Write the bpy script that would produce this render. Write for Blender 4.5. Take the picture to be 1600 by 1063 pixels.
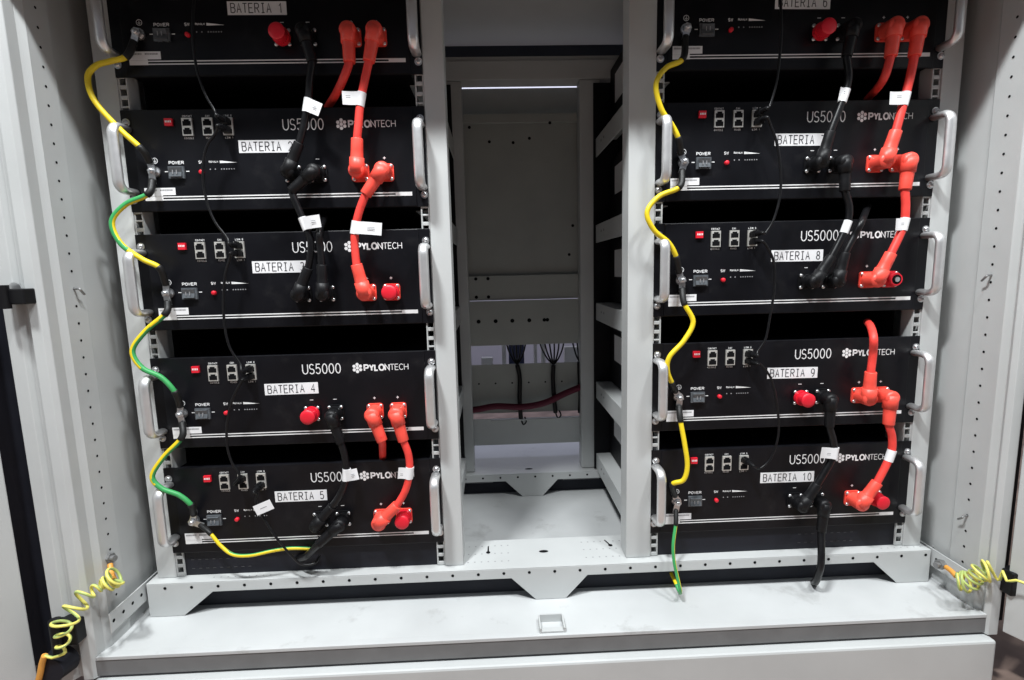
import bpy, bmesh, math, random
from mathutils import Vector, Matrix
random.seed(7)
S = bpy.context.scene
for o in list(bpy.data.objects):
    bpy.data.objects.remove(o)
COL = S.collection

# ------------------------------------------------------------------ camera
FPX, PITCH, YAW, ROLL = 800.0, 0.134709899, 0.0335654914, -0.0244524391
CPOS = Vector((0.586667902, -0.878352076, -0.0735904284))
cyw, syw = math.cos(YAW), math.sin(YAW)
FWD = Vector((syw*math.cos(PITCH), cyw*math.cos(PITCH), -math.sin(PITCH)))
r0 = Vector((cyw, -syw, 0)); u0 = r0.cross(FWD)
RGT = math.cos(ROLL)*r0 + math.sin(ROLL)*u0
UPV = -math.sin(ROLL)*r0 + math.cos(ROLL)*u0
cam_d = bpy.data.cameras.new('camera'); cam = bpy.data.objects.new('camera', cam_d); COL.objects.link(cam)
cam_d.sensor_width = 36; cam_d.lens = 36*FPX/1600; cam_d.clip_start = 0.02; cam_d.clip_end = 60
m = Matrix((RGT, UPV, -FWD)).transposed().to_4x4(); m.translation = CPOS
cam.matrix_world = m
S.camera = cam

# ------------------------------------------------------------------ light
w = bpy.data.worlds.new('World'); S.world = w; w.use_nodes = True
nt = w.node_tree; bg = nt.nodes['Background']
tc = nt.nodes.new('ShaderNodeTexCoord'); sx = nt.nodes.new('ShaderNodeSeparateXYZ')
rp = nt.nodes.new('ShaderNodeValToRGB'); mp = nt.nodes.new('ShaderNodeMapRange')
nt.links.new(tc.outputs['Generated'], sx.inputs[0]); nt.links.new(sx.outputs['Z'], mp.inputs['Value'])
mp.inputs['From Min'].default_value = -1; mp.inputs['From Max'].default_value = 1
nt.links.new(mp.outputs[0], rp.inputs[0]); nt.links.new(rp.outputs[0], bg.inputs['Color'])
rp.color_ramp.elements[0].color = (0.20, 0.21, 0.24, 1); rp.color_ramp.elements[0].position = 0.5
rp.color_ramp.elements[1].color = (1.25, 1.34, 1.62, 1); rp.color_ramp.elements[1].position = 0.72
bg.inputs['Strength'].default_value = 0.13

def area(name, loc, target, sx_, sy_, power, color):
    d = bpy.data.lights.new(name, 'AREA'); d.shape = 'RECTANGLE'; d.size = sx_; d.size_y = sy_
    d.energy = power; d.color = color
    o = bpy.data.objects.new(name, d); COL.objects.link(o); o.location = loc
    o.rotation_euler = (Vector(target)-Vector(loc)).to_track_quat('-Z', 'Y').to_euler()
    return o
area('ceiling_lamp', (-0.04, -1.02, 1.95), (0.80, -0.1, -0.2), 0.30, 0.16, 79, (0.955, 0.985, 1.0))
area('ceiling_lamp', (1.56, -1.02, 1.95), (0.60, -0.1, -0.2), 0.30, 0.16, 34, (0.955, 0.985, 1.0))
area('ceiling_lamp', (0.97, -1.02, 1.95), (0.70, -0.1, -0.2), 0.22, 0.16, 27, (0.955, 0.985, 1.0))
area('rear_lamp', (0.75, 1.25, 1.5), (0.70, 1.75, -0.4), 0.9, 0.3, 17, (0.72, 0.75, 1.0))

S.view_settings.view_transform = 'Standard'; S.view_settings.look = 'None'
S.view_settings.exposure = 0.0; S.view_settings.gamma = 1.0
S.view_settings.use_curve_mapping = False
S.render.engine = 'CYCLES'

# ------------------------------------------------------------------ materials
def mat(name, col, rough=0.5, metal=0.0, var=0.0, scale=20.0, bump=0.0, bscale=400.0, coat=0.0, dirt=None, spec=0.5):
    M = bpy.data.materials.new(name); M.use_nodes = True
    n = M.node_tree.nodes; L = M.node_tree.links; b = n['Principled BSDF']
    b.inputs['Base Color'].default_value = (*col, 1); b.inputs['Roughness'].default_value = rough
    b.inputs['Metallic'].default_value = metal
    b.inputs['Specular IOR Level'].default_value = spec
    if coat: b.inputs['Coat Weight'].default_value = coat
    if var or bump or dirt:
        t = n.new('ShaderNodeTexCoord')
    if var:
        x = n.new('ShaderNodeTexNoise'); x.inputs['Scale'].default_value = scale; x.inputs['Detail'].default_value = 6
        L.new(t.outputs['Object'], x.inputs['Vector'])
        r = n.new('ShaderNodeMapRange'); r.inputs['From Min'].default_value = 0.3; r.inputs['From Max'].default_value = 0.7
        r.inputs['To Min'].default_value = 1-var; r.inputs['To Max'].default_value = 1+var*0.6
        L.new(x.outputs['Fac'], r.inputs['Value'])
        mx = n.new('ShaderNodeMix'); mx.data_type = 'RGBA'; mx.blend_type = 'MULTIPLY'; mx.inputs['Factor'].default_value = 1
        mx.inputs['A'].default_value = (*col, 1); L.new(r.outputs[0], mx.inputs['B'])
        out = mx.outputs['Result']
        r2 = n.new('ShaderNodeMapRange'); r2.inputs['To Min'].default_value = max(0.05, rough-0.1); r2.inputs['To Max'].default_value = rough+0.12
        L.new(x.outputs['Fac'], r2.inputs['Value']); L.new(r2.outputs[0], b.inputs['Roughness'])
        if dirt:
            y = n.new('ShaderNodeTexNoise'); y.inputs['Scale'].default_value = dirt[0]; y.inputs['Detail'].default_value = 9
            y.inputs['Roughness'].default_value = 0.65
            L.new(t.outputs['Object'], y.inputs['Vector'])
            r3 = n.new('ShaderNodeMapRange'); r3.inputs['From Min'].default_value = dirt[1]; r3.inputs['From Max'].default_value = dirt[1]+0.12
            r3.inputs['To Max'].default_value = dirt[2]
            L.new(y.outputs['Fac'], r3.inputs['Value'])
            m2 = n.new('ShaderNodeMix'); m2.data_type = 'RGBA'; L.new(r3.outputs[0], m2.inputs['Factor'])
            L.new(out, m2.inputs['A']); m2.inputs['B'].default_value = (0.20, 0.195, 0.185, 1); out = m2.outputs['Result']
        L.new(out, b.inputs['Base Color'])
    if bump:
        z = n.new('ShaderNodeTexNoise'); z.inputs['Scale'].default_value = bscale; z.inputs['Detail'].default_value = 3
        L.new(t.outputs['Object'], z.inputs['Vector'])
        bp = n.new('ShaderNodeBump'); bp.inputs['Strength'].default_value = bump; bp.inputs['Distance'].default_value = 0.001
        L.new(z.outputs['Fac'], bp.inputs['Height']); L.new(bp.outputs[0], b.inputs['Normal'])
    return M
PAINT = mat('grey_paint', (0.51, 0.525, 0.52), 0.42, var=0.06, scale=9, bump=0.12, bscale=700)
FLOORP = mat('floor_paint', (0.52, 0.535, 0.535), 0.5, var=0.09, scale=7, bump=0.12, bscale=700, dirt=(11, 0.585, 0.38))
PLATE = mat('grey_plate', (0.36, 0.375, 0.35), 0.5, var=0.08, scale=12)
DARKIN = mat('dark_plate', (0.06, 0.065, 0.08), 0.6, var=0.1)
GASKET = mat('grey_gasket', (0.16, 0.16, 0.16), 0.7, var=0.1, scale=30)
RUBBER = mat('black_rubber', (0.010, 0.011, 0.017), 0.5, spec=0.3, var=0.15, scale=40)
PANEL = mat('black_powder_coat', (0.0052, 0.0054, 0.0075), 0.36, spec=0.26, var=0.35, scale=9, bump=0.10, bscale=1500, dirt=(16, 0.56, 0.03))
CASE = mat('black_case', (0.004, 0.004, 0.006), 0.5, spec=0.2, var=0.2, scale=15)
PRINT = mat('white_print', (0.80, 0.80, 0.80), 0.5)
PRINTD = mat('faint_print', (0.30, 0.30, 0.31), 0.5)
LABEL = mat('label_tape', (0.82, 0.82, 0.83), 0.4, var=0.03, scale=60)
INK = mat('black_ink', (0.02, 0.02, 0.025), 0.5)
GREYINK = mat('grey_ink', (0.30, 0.30, 0.31), 0.6)
ALU = mat('brushed_aluminium', (0.74, 0.74, 0.74), 0.38, metal=0.75, var=0.06, scale=50)
STEEL = mat('zinc_steel', (0.66, 0.67, 0.68), 0.30, metal=0.9, var=0.15, scale=200)
PORTM = mat('port_metal', (0.70, 0.69, 0.65), 0.42, metal=0.5, var=0.1, scale=150)
BLACKP = mat('black_plastic', (0.006, 0.006, 0.007), 0.46, spec=0.25)
GREYP = mat('smoky_plastic', (0.10, 0.11, 0.12), 0.22, coat=0.5, var=0.2, scale=120)
REDC = mat('red_cap', (0.72, 0.012, 0.03), 0.42, var=0.05)
ORANGE = mat('orange_red_plastic', (0.93, 0.088, 0.06), 0.42, var=0.12, scale=45, bump=0.08, bscale=500)
ORANGEC = mat('orange_red_cable', (0.90, 0.062, 0.048), 0.48, var=0.14, scale=55, bump=0.08, bscale=500)
BLACKC = mat('black_cable', (0.0055, 0.0055, 0.0065), 0.36, spec=0.32, var=0.2, scale=90)
YELLOW = mat('yellow_insulation', (0.80, 0.60, 0.015), 0.42, var=0.06, scale=70)
GREEN = mat('green_insulation', (0.045, 0.34, 0.10), 0.42, var=0.06, scale=70)
PALEY = mat('pale_yellow_insulation', (0.78, 0.72, 0.16), 0.4, var=0.06, scale=70)
PALEG = mat('pale_green_insulation', (0.42, 0.52, 0.16), 0.4, var=0.06, scale=70)
COPPER = mat('orange_sleeve', (0.72, 0.33, 0.06), 0.45, var=0.1, scale=70)
SHRINK = mat('black_shrink', (0.010, 0.010, 0.010), 0.5, spec=0.35)
MAROON = mat('maroon_cable', (0.11, 0.012, 0.03), 0.55, spec=0.3)
WHITEP = mat('white_plastic', (0.75, 0.75, 0.76), 0.5)
WALLM = mat('wall_paint', (0.62, 0.62, 0.66), 0.8, var=0.05, scale=3)
GROUND = mat('brown_floor', (0.30, 0.215, 0.175), 0.7, var=0.35, scale=14)
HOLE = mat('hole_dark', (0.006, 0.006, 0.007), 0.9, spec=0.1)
DOT = mat('perforation', (0.05, 0.05, 0.055), 0.7)
SHADE = mat('painted_shade', (0.028, 0.030, 0.038), 0.7, spec=0.2, var=0.2)  # near-black colour imitating the beams' shade on the floor
DSTEEL = mat('dull_steel', (0.30, 0.30, 0.30), 0.45, metal=0.7, var=0.15, scale=200)

# ------------------------------------------------------------------ mesh helpers (all lengths in metres)
class MB:
    def __init__(s): s.v = []; s.f = []; s.m = []; s.s = []
    def add(s, vs, fs, mi=0, sm=False):
        k = len(s.v); s.v += [tuple(a) for a in vs]
        for f in fs: s.f.append(tuple(i+k for i in f)); s.m.append(mi if not callable(mi) else mi(f)); s.s.append(sm)
    def box(s, x0, x1, y0, y1, z0, z1, mi=0):
        vs = [(x, y, z) for x in (x0, x1) for y in (y0, y1) for z in (z0, z1)]
        s.add(vs, [(0,1,3,2),(4,6,7,5),(0,4,5,1),(2,3,7,6),(0,2,6,4),(1,5,7,3)], mi)
    def obox(s, c, ax, ay, az, mi=0):           # oriented box, half-axis vectors
        c = Vector(c); vs = [c+ax*i+ay*j+az*k for i in (-1,1) for j in (-1,1) for k in (-1,1)]
        s.add(vs, [(0,1,3,2),(4,6,7,5),(0,4,5,1),(2,3,7,6),(0,2,6,4),(1,5,7,3)], mi)
    def cyl(s, a, b, ra, rb=None, n=16, mi=0, cap=True, sm=True):
        rb = ra if rb is None else rb
        a = Vector(a); b = Vector(b); d = (b-a).normalized()
        p = d.orthogonal().normalized(); q = d.cross(p)
        vs = []
        for c, r in ((a, ra), (b, rb)):
            vs += [c+(p*math.cos(2*math.pi*i/n)+q*math.sin(2*math.pi*i/n))*r for i in range(n)]
        s.add(vs, [(i, (i+1) % n, n+(i+1) % n, n+i) for i in range(n)], mi, sm)
        if cap: s.add(vs, [tuple(range(n-1, -1, -1)), tuple(range(n, 2*n))], mi)
    def dome(s, c, d, r, h=None, n=14, rings=4, mi=0):
        c = Vector(c); d = Vector(d).normalized(); h = r if h is None else h
        p = d.orthogonal().normalized(); q = d.cross(p); vs = []; fs = []
        for k in range(rings):
            t = k/rings*math.pi/2
            vs += [c+d*h*math.sin(t)+(p*math.cos(2*math.pi*i/n)+q*math.sin(2*math.pi*i/n))*r*math.cos(t) for i in range(n)]
        vs.append(c+d*h)
        for k in range(rings-1):
            for i in range(n): fs.append((k*n+i, k*n+(i+1) % n, (k+1)*n+(i+1) % n, (k+1)*n+i))
        for i in range(n): fs.append(((rings-1)*n+i, (rings-1)*n+(i+1) % n, rings*n))
        s.add(vs, fs, mi, True)
    def tube(s, pts, r, n=12, mi=0, ry=None, n0=None, cap=True, fmat=None):
        pts = [Vector(p) for p in pts]; N = len(pts)
        tg = [(pts[min(i+1, N-1)]-pts[max(i-1, 0)]).normalized() for i in range(N)]
        p = Vector(n0) if n0 else tg[0].orthogonal()
        vs = []
        for i in range(N):
            p = (p-tg[i]*p.dot(tg[i])).normalized(); q = tg[i].cross(p)
            rr = r(i/(N-1)) if callable(r) else r; r2 = rr if ry is None else ry
            vs += [pts[i]+p*rr*math.cos(2*math.pi*j/n)+q*r2*math.sin(2*math.pi*j/n) for j in range(n)]
        k0 = len(s.v); s.v += [tuple(a) for a in vs]
        for i in range(N-1):
            for j in range(n):
                s.f.append((k0+i*n+j, k0+i*n+(j+1) % n, k0+(i+1)*n+(j+1) % n, k0+(i+1)*n+j))
                s.m.append(fmat(i/(N-1), j/n) if fmat else mi); s.s.append(True)
        if cap:
            s.f.append(tuple(k0+j for j in range(n-1, -1, -1))); s.m.append(s.m[-1]); s.s.append(False)
            s.f.append(tuple(k0+(N-1)*n+j for j in range(n))); s.m.append(s.m[-2]); s.s.append(False)
    def prism(s, poly, a, b, axis='z', mi=0):    # closed polygon extruded along an axis from a to b
        n = len(poly)
        def P(u, v, t): return {'z': (u, v, t), 'y': (u, t, v), 'x': (t, u, v)}[axis]
        vs = [P(u, v, a) for u, v in poly]+[P(u, v, b) for u, v in poly]
        s.add(vs, [(i, (i+1) % n, n+(i+1) % n, n+i) for i in range(n)]+[tuple(range(n-1, -1, -1)), tuple(range(n, 2*n))], mi)
    def sheet(s, poly, th, a, b, mi=0):          # open polyline (x, y) thickened and extruded in z
        n = len(poly); L = []; R = []
        for i in range(n):
            p = Vector(poly[i]); d = (Vector(poly[min(i+1, n-1)])-Vector(poly[max(i-1, 0)])).normalized()
            nn = Vector((-d.y, d.x)); L.append(p); R.append(p+nn*th)
        s.prism([tuple(p) for p in L]+[tuple(p) for p in reversed(R)], a, b, 'z', mi)
    def build(s, name, mats, parent=None, origin=None, bevel=0.0):
        me = bpy.data.meshes.new(name); mats = mats if isinstance(mats, (list, tuple)) else [mats]
        og = Vector(origin) if origin is not None else Vector((0, 0, 0))
        me.from_pydata([tuple(Vector(a)-og) for a in s.v], [], s.f)
        for x in mats: me.materials.append(x)
        me.polygons.foreach_set('material_index', s.m); me.polygons.foreach_set('use_smooth', s.s)
        bm = bmesh.new(); bm.from_mesh(me); bmesh.ops.recalc_face_normals(bm, faces=bm.faces); bm.to_mesh(me); bm.free()
        me.update()
        o = bpy.data.objects.new(name, me); COL.objects.link(o)
        if parent: o.parent = parent
        elif origin is not None: o.location = og
        if bevel:
            b = o.modifiers.new('edge', 'BEVEL'); b.width = bevel; b.segments = 2; b.limit_method = 'ANGLE'; b.angle_limit = 0.6
        return o
def thing(name, label, cat, loc=(0, 0, 0), group=None):
    o = bpy.data.objects.new(name, None); COL.objects.link(o); o.location = loc; o.empty_display_size = 0.02
    o['label'] = label; o['category'] = cat
    if group: o['group'] = group
    return o
def tag(o, label, cat, group=None):
    o['label'] = label; o['category'] = cat
    if group: o['group'] = group
    return o
def structure(o): o['kind'] = 'structure'; return o
def at(px, py, y):                                # photo pixel on the upright plane at depth y
    d = FWD+RGT*(px-800)/FPX-UPV*(py-531.5)/FPX
    t = (y-CPOS.y)/d.y; return CPOS+d*t
def spline(pts, sub=8):
    P = [Vector(p) for p in pts]; P = [P[0]*2-P[1]]+P+[P[-1]*2-P[-2]]; out = []
    for i in range(1, len(P)-2):
        a, b, c, d = P[i-1:i+3]
        for k in range(sub):
            t = k/sub
            out.append(0.5*((2*b)+(c-a)*t+(2*a-5*b+4*c-d)*t*t+(3*b-3*c+d-a)*t**3))
    out.append(P[-2]); return out

# ------------------------------------------------------------------ stroke lettering
def arc(cx, cy, rx, ry, a0, a1, n=10):
    return [(cx+rx*math.cos(math.radians(a0+(a1-a0)*i/n)), cy+ry*math.sin(math.radians(a0+(a1-a0)*i/n))) for i in range(n+1)]
G = {
 'A': [[(0, 0), (.5, 1), (1, 0)], [(.2, .36), (.8, .36)]],
 'B': [[(0, 0), (0, 1), (.55, 1)]+arc(.58, .77, .36, .23, 90, -90)[1:]+[(.06, .54)], [(.58, .54)]+arc(.6, .27, .4, .27, 90, -90)[1:]+[(0.04, 0)]],
 'C': [arc(.52, .5, .52, .5, 45, 315, 18)],
 'D': [[(0, 0), (0, 1), (.4, 1)]+arc(.45, .5, .55, .5, 90, -90)+[(0.05, 0)]],
 'E': [[(.95, 1), (0, 1), (0, 0), (1, 0)], [(.06, .52), (.8, .52)]],
 'H': [[(0, 0), (0, 1)], [(1, 0), (1, 1)], [(.06, .5), (.94, .5)]],
 'I': [[(.5, .04), (.5, .96)], [(.15, 1), (.85, 1)], [(.15, 0), (.85, 0)]],
 'J': [[(.8, 1), (.8, .3)]+arc(.45, .3, .35, .3, 0, -180)],
 'K': [[(0, 0), (0, 1)], [(.95, 1), (.08, .45)], [(.3, .6), (1, 0)]],
 'L': [[(0, 1), (0, 0), (.9, 0)]],
 'M': [[(0, 0), (0, 1), (.5, .35), (1, 1), (1, 0)]],
 'N': [[(0, 0), (0, 1), (1, 0), (1, 1)]],
 'O': [arc(.5, .5, .5, .5, 90, 450, 24)],
 'P': [[(0, 0), (0, 1), (.55, 1)]+arc(.6, .73, .38, .27, 90, -90)[1:]+[(.06, .46)]],
 'R': [[(0, 0), (0, 1), (.55, 1)]+arc(.6, .75, .36, .25, 90, -90)[1:]+[(.06, .5)], [(.5, .47), (1, 0)]],
 'S': [arc(.5, .74, .42, .26, 30, 270, 14)[:-1]+arc(.5, .25, .46, .25, 90, -150, 14)],
 'T': [[(0, 1), (1, 1)], [(.5, .94), (.5, 0)]],
 'U': [[(0, 1), (0, .38)]+arc(.5, .38, .5, .38, 180, 360, 14)+[(1, 1)]],
 'W': [[(0, 1), (.25, 0), (.5, .8), (.75, 0), (1, 1)]],
 'Y': [[(0, 1), (.5, .45), (.5, 0)], [(.54, .52), (1, 1)]],
 '0': [arc(.5, .5, .45, .5, 90, 450, 22)],
 '1': [[(.12, .72), (.52, 1), (.52, 0)]],
 '2': [arc(.5, .7, .44, .3, 165, -30, 12)+[(.05, 0), (.98, 0)]],
 '3': [arc(.48, .75, .4, .25, 150, -85, 12), arc(.48, .265, .46, .265, 80, -150, 12)],
 '4': [[(.72, 0), (.72, 1), (.02, .3), (1, .3)]],
 '5': [[(.9, 1), (.18, 1), (.1, .55)]+arc(.47, .32, .46, .32, 130, -150, 14)],
 '6': [arc(.5, .32, .44, .32, 90, 450, 18), [(.08, .38)]+arc(.62, .5, .56, .5, 175, 80, 8)],
 '7': [[(.02, 1), (.98, 1), (.4, 0)]],
 '8': [arc(.5, .76, .36, .24, -90, 270, 16), arc(.5, .25, .45, .25, 90, 450, 16)],
 '9': [arc(.5, .68, .44, .32, 90, 450, 18), [(.92, .62)]+arc(.38, .5, .56, .5, -5, -100, 8)],
}
def strip(mb, pts, wd, y, mi=0):
    P = [Vector(p) for p in pts]; n = len(P); closed = (P[0]-P[-1]).length < 1e-9
    vs = []
    for i in range(n):
        d0 = (P[i]-P[i-1]).normalized() if i else None
        d1 = (P[i+1]-P[i]).normalized() if i < n-1 else None
        if closed and d0 is None: d0 = (P[-1]-P[-2]).normalized()
        if closed and d1 is None: d1 = (P[1]-P[0]).normalized()
        if d0 is None: d0 = d1
        if d1 is None: d1 = d0
        n0 = Vector((-d0.y, d0.x)); n1 = Vector((-d1.y, d1.x)); mm = n0+n1
        if mm.length < 0.2: mm = n0
        mm.normalize(); k = min(1.6, 1/max(0.3, mm.dot(n0)))
        for sg in (1, -1):
            q = P[i]+mm*sg*k*wd/2; vs.append((q.x, y, q.y))
    mb.add(vs, [(2*i, 2*i+1, 2*i+3, 2*i+2) for i in range(n-1)], mi)
def text(mb, txt, x, z, h, cw, gap, wd, y, mi=0, widths=None):
    """lettering on an upright face, from (x, z) baseline left"""
    k = 0
    for ch in txt:
        ww = cw*(widths or {}).get(ch, 1)
        if ch != ' ':
            for st in G[ch]:
                strip(mb, [(x+a*ww, z+b*h) for a, b in st], wd, y-0.00004*(k % 3), mi); k += 1
        x += ww+gap
    return x
def plate(mb, x0, x1, z0, z1, y, mi=0):
    mb.add([(x0, y, z0), (x1, y, z0), (x1, y, z1), (x0, y, z1)], [(0, 1, 2, 3)], mi)
def disc(mb, c, axis, r, mi=0, n=10):
    c = Vector(c); ax = {'x': (Vector((0,1,0)), Vector((0,0,1))), 'y': (Vector((1,0,0)), Vector((0,0,1))), 'z': (Vector((1,0,0)), Vector((0,1,0)))}[axis]
    mb.add([c+ax[0]*r*math.cos(2*math.pi*i/n)+ax[1]*r*math.sin(2*math.pi*i/n) for i in range(n)], [tuple(range(n))], mi)

# ------------------------------------------------------------------ surroundings
mb = MB(); mb.box(-6, 7, -5, 2.2, -0.86, -0.80); structure(mb.build('ground', GROUND))
mb = MB(); mb.box(-6, 7, 2.2, 2.3, -0.86, 2.6); tag(mb.build('wall', WALLM), 'pale painted wall far behind the open back of the cabinet', 'wall')

# ------------------------------------------------------------------ cabinet shell
FZ = -0.671                                       # cabinet floor
XL, XR = -0.066, 1.405
cab = thing('electrical_cabinet', 'large light grey steel cabinet standing open with both racks of batteries inside', 'cabinet', (0.67, 0.4, -0.80))
OC = cab.location.copy()
ZT = 0.475
def cpart(mb, name, mats, bevel=0.0): return mb.build(name, mats, cab, OC, bevel)
# left side wall with its perforated strip and folded front flange, one sheet profile
mb = MB()
mb.sheet([(-.066, .86), (-.066, -.038), (-.061, -.040), (-.061, -.082), (-.066, -.092), (-.066, -.109), (-.070, -.114), (-.083, -.115), (-.088, -.106), (-.097, -.106), (-.101, -.114), (-.119, -.114), (-.119, -.06)], .002, FZ-.034, ZT)
z = FZ+.05
while z < ZT:
    disc(mb, (-.0586, -.062, z), 'x', .0021, 1); z += .0268
cpart(mb, 'side_wall', [PAINT, HOLE], .0012)
mb = MB()
mb.sheet([(1.428, -.07), (1.428, -.108), (1.422, -.114), (1.407, -.114), (1.404, -.109), (1.409, -.101), (1.401, -.093), (1.401, -.04), (1.405, -.036), (1.405, .86)], .002, FZ-.034, ZT)
z = FZ+.07
while z < ZT:
    disc(mb, (1.3986, -.066, z), 'x', .0022, 1); z += .0288
cpart(mb, 'side_wall', [PAINT, HOLE], .0012)
# floor pan with a small crease and rim
mb = MB(); mb.box(XL+.001, XR-.001, -.099, .86, FZ-.004, FZ)
mb.box(-.064, 1.404, -.113, -.1005, FZ-.004, FZ+.0025)
cpart(mb, 'floor_pan', FLOORP, .001)
mb = MB(); mb.box(-.066, 1.423, -.112, -.10, FZ-.031, FZ-.0045); cpart(mb, 'sealing_strip', GASKET)
mb = MB(); mb.box(-.070, 1.411, -.128, .86, -.80, FZ-.036); cpart(mb, 'plinth', PAINT, .004)
# roof, with unseen rear pieces added to block the rear lamp, and front header
mb = MB(); mb.box(-.12, 1.45, -.114, .47, ZT+.001, ZT+.02); mb.box(-.12, 1.45, .4705, 1.02, ZT+.10, ZT+.115); mb.box(-.12, 1.45, .4705, .474, ZT+.0205, ZT+.0995); cpart(mb, 'roof', PAINT, .001)
mb = MB(); mb.box(-.118, 1.448, -.116, -.10, .345, ZT); cpart(mb, 'header', PAINT, .002)
mb = MB(); mb.box(-.064, 1.403, .62, .63, .44, .572); cpart(mb, 'rear_shade_plate', DARKIN)  # dark plate added for the shade above the head beam, stops rear light
# floor clip
mb = MB(); c = at(862, 984, -.09)
for sx in (-1, 1): mb.box(c.x+sx*.020-.0015, c.x+sx*.020+.0015, -.108, -.074, FZ, FZ+.012)
mb.box(c.x-.0185, c.x+.0185, -.077, -.074, FZ, FZ+.014); mb.box(c.x-.0185, c.x+.0185, -.1075, -.0975, FZ+.003, FZ+.006)
cpart(mb, 'latch_bracket', PAINT, .0006)
# wire hooks on the walls
for (x, y, z, s) in ((-.059, -.062, -.085, 1), (1.399, -.066, -.10, -1), (1.399, -.066, -.515, -1)):
    mb = MB(); mb.tube(spline([(x, y, z+.0), (x+s*.009, y-.002, z), (x+s*.012, y-.003, z-.002), (x+s*.010, y+.006, z-.009)]), .0018, 8)
    cpart(mb, 'wall_hook', DSTEEL)
# hinges and doors
def hinge(x, z, s, h=.030):
    mb = MB(); mb.box(min(x, x+s*.036), max(x, x+s*.036), -.134, -.108, z-h/2, z+h/2); mb.cyl((x+s*.028, -.135, z-h*.75), (x+s*.028, -.135, z+h*.75), .008)
    cpart(mb, 'hinge', BLACKP, .002)
hinge(-.071, -.093, -1, .022); hinge(-.070, -.612, -1, .036); hinge(1.418, -.603, 1, .04)
mb = MB(); mb.cyl((-.094, -.118, -.082), (-.094, -.121, -.082), .009); cpart(mb, 'hinge_washer', STEEL)
def door(hx, hy, ang, s, wd=.70):
    d = Vector((s*math.cos(ang), -math.sin(ang), 0)); nrm = Vector((d.y, -d.x, 0))*(1 if s < 0 else -1)
    # nrm points to the door's inner side
    mb = MB(); zc = (ZT+FZ)/2-.01; hz = (ZT-FZ)/2+.012
    c = Vector((hx, hy, zc))
    mb.obox(c+d*wd/2-nrm*.012, d*wd/2, nrm*.0015, Vector((0, 0, hz)))
    for t in (.0115, wd-.0115):                                  # folded edges
        mb.obox(c+d*t+nrm*.0005, d*.011, nrm*.0105, Vector((0, 0, hz)))
    for z in (hz-.012, -hz+.012): mb.obox(c+d*wd/2+Vector((0, 0, z))+nrm*.0005, d*(wd/2-.024), nrm*.0105, Vector((0, 0, .0115)))
    o = cpart(mb, 'door', PAINT, .002)
    mb = MB(); mb.obox(c+d*.075+nrm*.0, d*.022, nrm*.009, Vector((0, 0, hz-.06)))
    k = mb.build('door_stiffener', PAINT, o, OC, .002)
    mb = MB(); mb.obox(c+d*.037+nrm*-.003, d*.005, nrm*.006, Vector((0, 0, hz-.03)))
    k = mb.build('door_seal', GASKET, o, OC, .002)
    return o
door(-.159, -.118, math.radians(62), -1)
door(1.4345, -.118, math.radians(66), 1)
mb = MB(); mb.box(-.20, -.1195, -.096, -.06, FZ-.02, ZT); cpart(mb, 'hinge_cover', RUBBER)
mb = MB(); mb.box(1.4287, 1.446, -.100, -.08, FZ-.02, ZT); cpart(mb, 'hinge_cover', RUBBER)

# ------------------------------------------------------------------ inner mounting frame
fr = thing('equipment_rack', 'light grey steel rack frame with square holed posts, beams and gusset feet inside the cabinet', 'rack frame', (0.672, 0.2, FZ))
OF = fr.location.copy()
def fpart(mb, name, mats, bevel=0.0, parent=None): return mb.build(name, mats, parent or fr, OF, bevel)
ZB = -.607
def beam(y0, y1, name, hole=True):
    mb = MB(); x0, x1 = -.042, 1.386
    poly = [(x0, ZB-.0015), (x0, FZ+.0005), (.018, FZ+.0005), (.072, -.627), (.604, -.627), (.648, FZ+.0005), (.703, FZ+.0005), (.743, -.627), (1.278, -.627), (1.325, FZ+.0005), (x1, FZ+.0005), (x1, ZB-.0015)]
    mb.prism(poly, y0, y0+.002, 'y')
    mb.box(x0, x1, y0, y1, ZB-.0015, ZB)
    mb.box(x0, x1, y1-.002, y1, -.627, ZB-.0017)
    k = 0
    x = -.010
    while x < 1.38:
        disc(mb, (x, y0-.0004, -.6165), 'y', .0028, 1); x += .0462
    if hole:
        for bx in (.525, .745):                               # small dimples of the floor strip between the racks
            for i in range(7):
                for j in range(3): disc(mb, (bx+i*.0125, .008+j*.027, ZB+.0003), 'z', .0016, 2, 8)
        for bx in (.01, 1.24):
            for i in range(9):
                for j in range(1): disc(mb, (bx+.06+i*.0125, -.004+j*.02, ZB+.0003), 'z', .0014, 2, 8)
        for bx, by, an in ((.562, .045, 0.0), (.797, .052, .35)):   # keyhole slots
            ca, sa = math.cos(an), math.sin(an)
            mb.add([(bx+ca*u-sa*v, by+sa*u+ca*v, ZB+.0004) for u, v in ((-.0016, -.004), (.0016, -.004), (.0012, .016), (-.0012, .016))], [(0, 1, 2, 3)], 1)
            disc(mb, (bx+sa*.006, by-.006*ca, ZB+.0006), 'z', .0042, 1)
        mb.add([(.668+.009*math.cos(t*.5236), .035+.0045*math.sin(t*.5236), ZB+.0004) for t in range(12)], [tuple(range(12))], 1)
    else:
        mb.add([(.668+.011*math.cos(t*.5236), y0+.030+.0045*math.sin(t*.5236), ZB+.0004) for t in range(12)], [tuple(range(12))], 1)
    fpart(mb, name, [PAINT, HOLE, GREYINK], .0012)
beam(-.016, .084, 'base_beam')
beam(.417, .54, 'base_beam', False)
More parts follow.
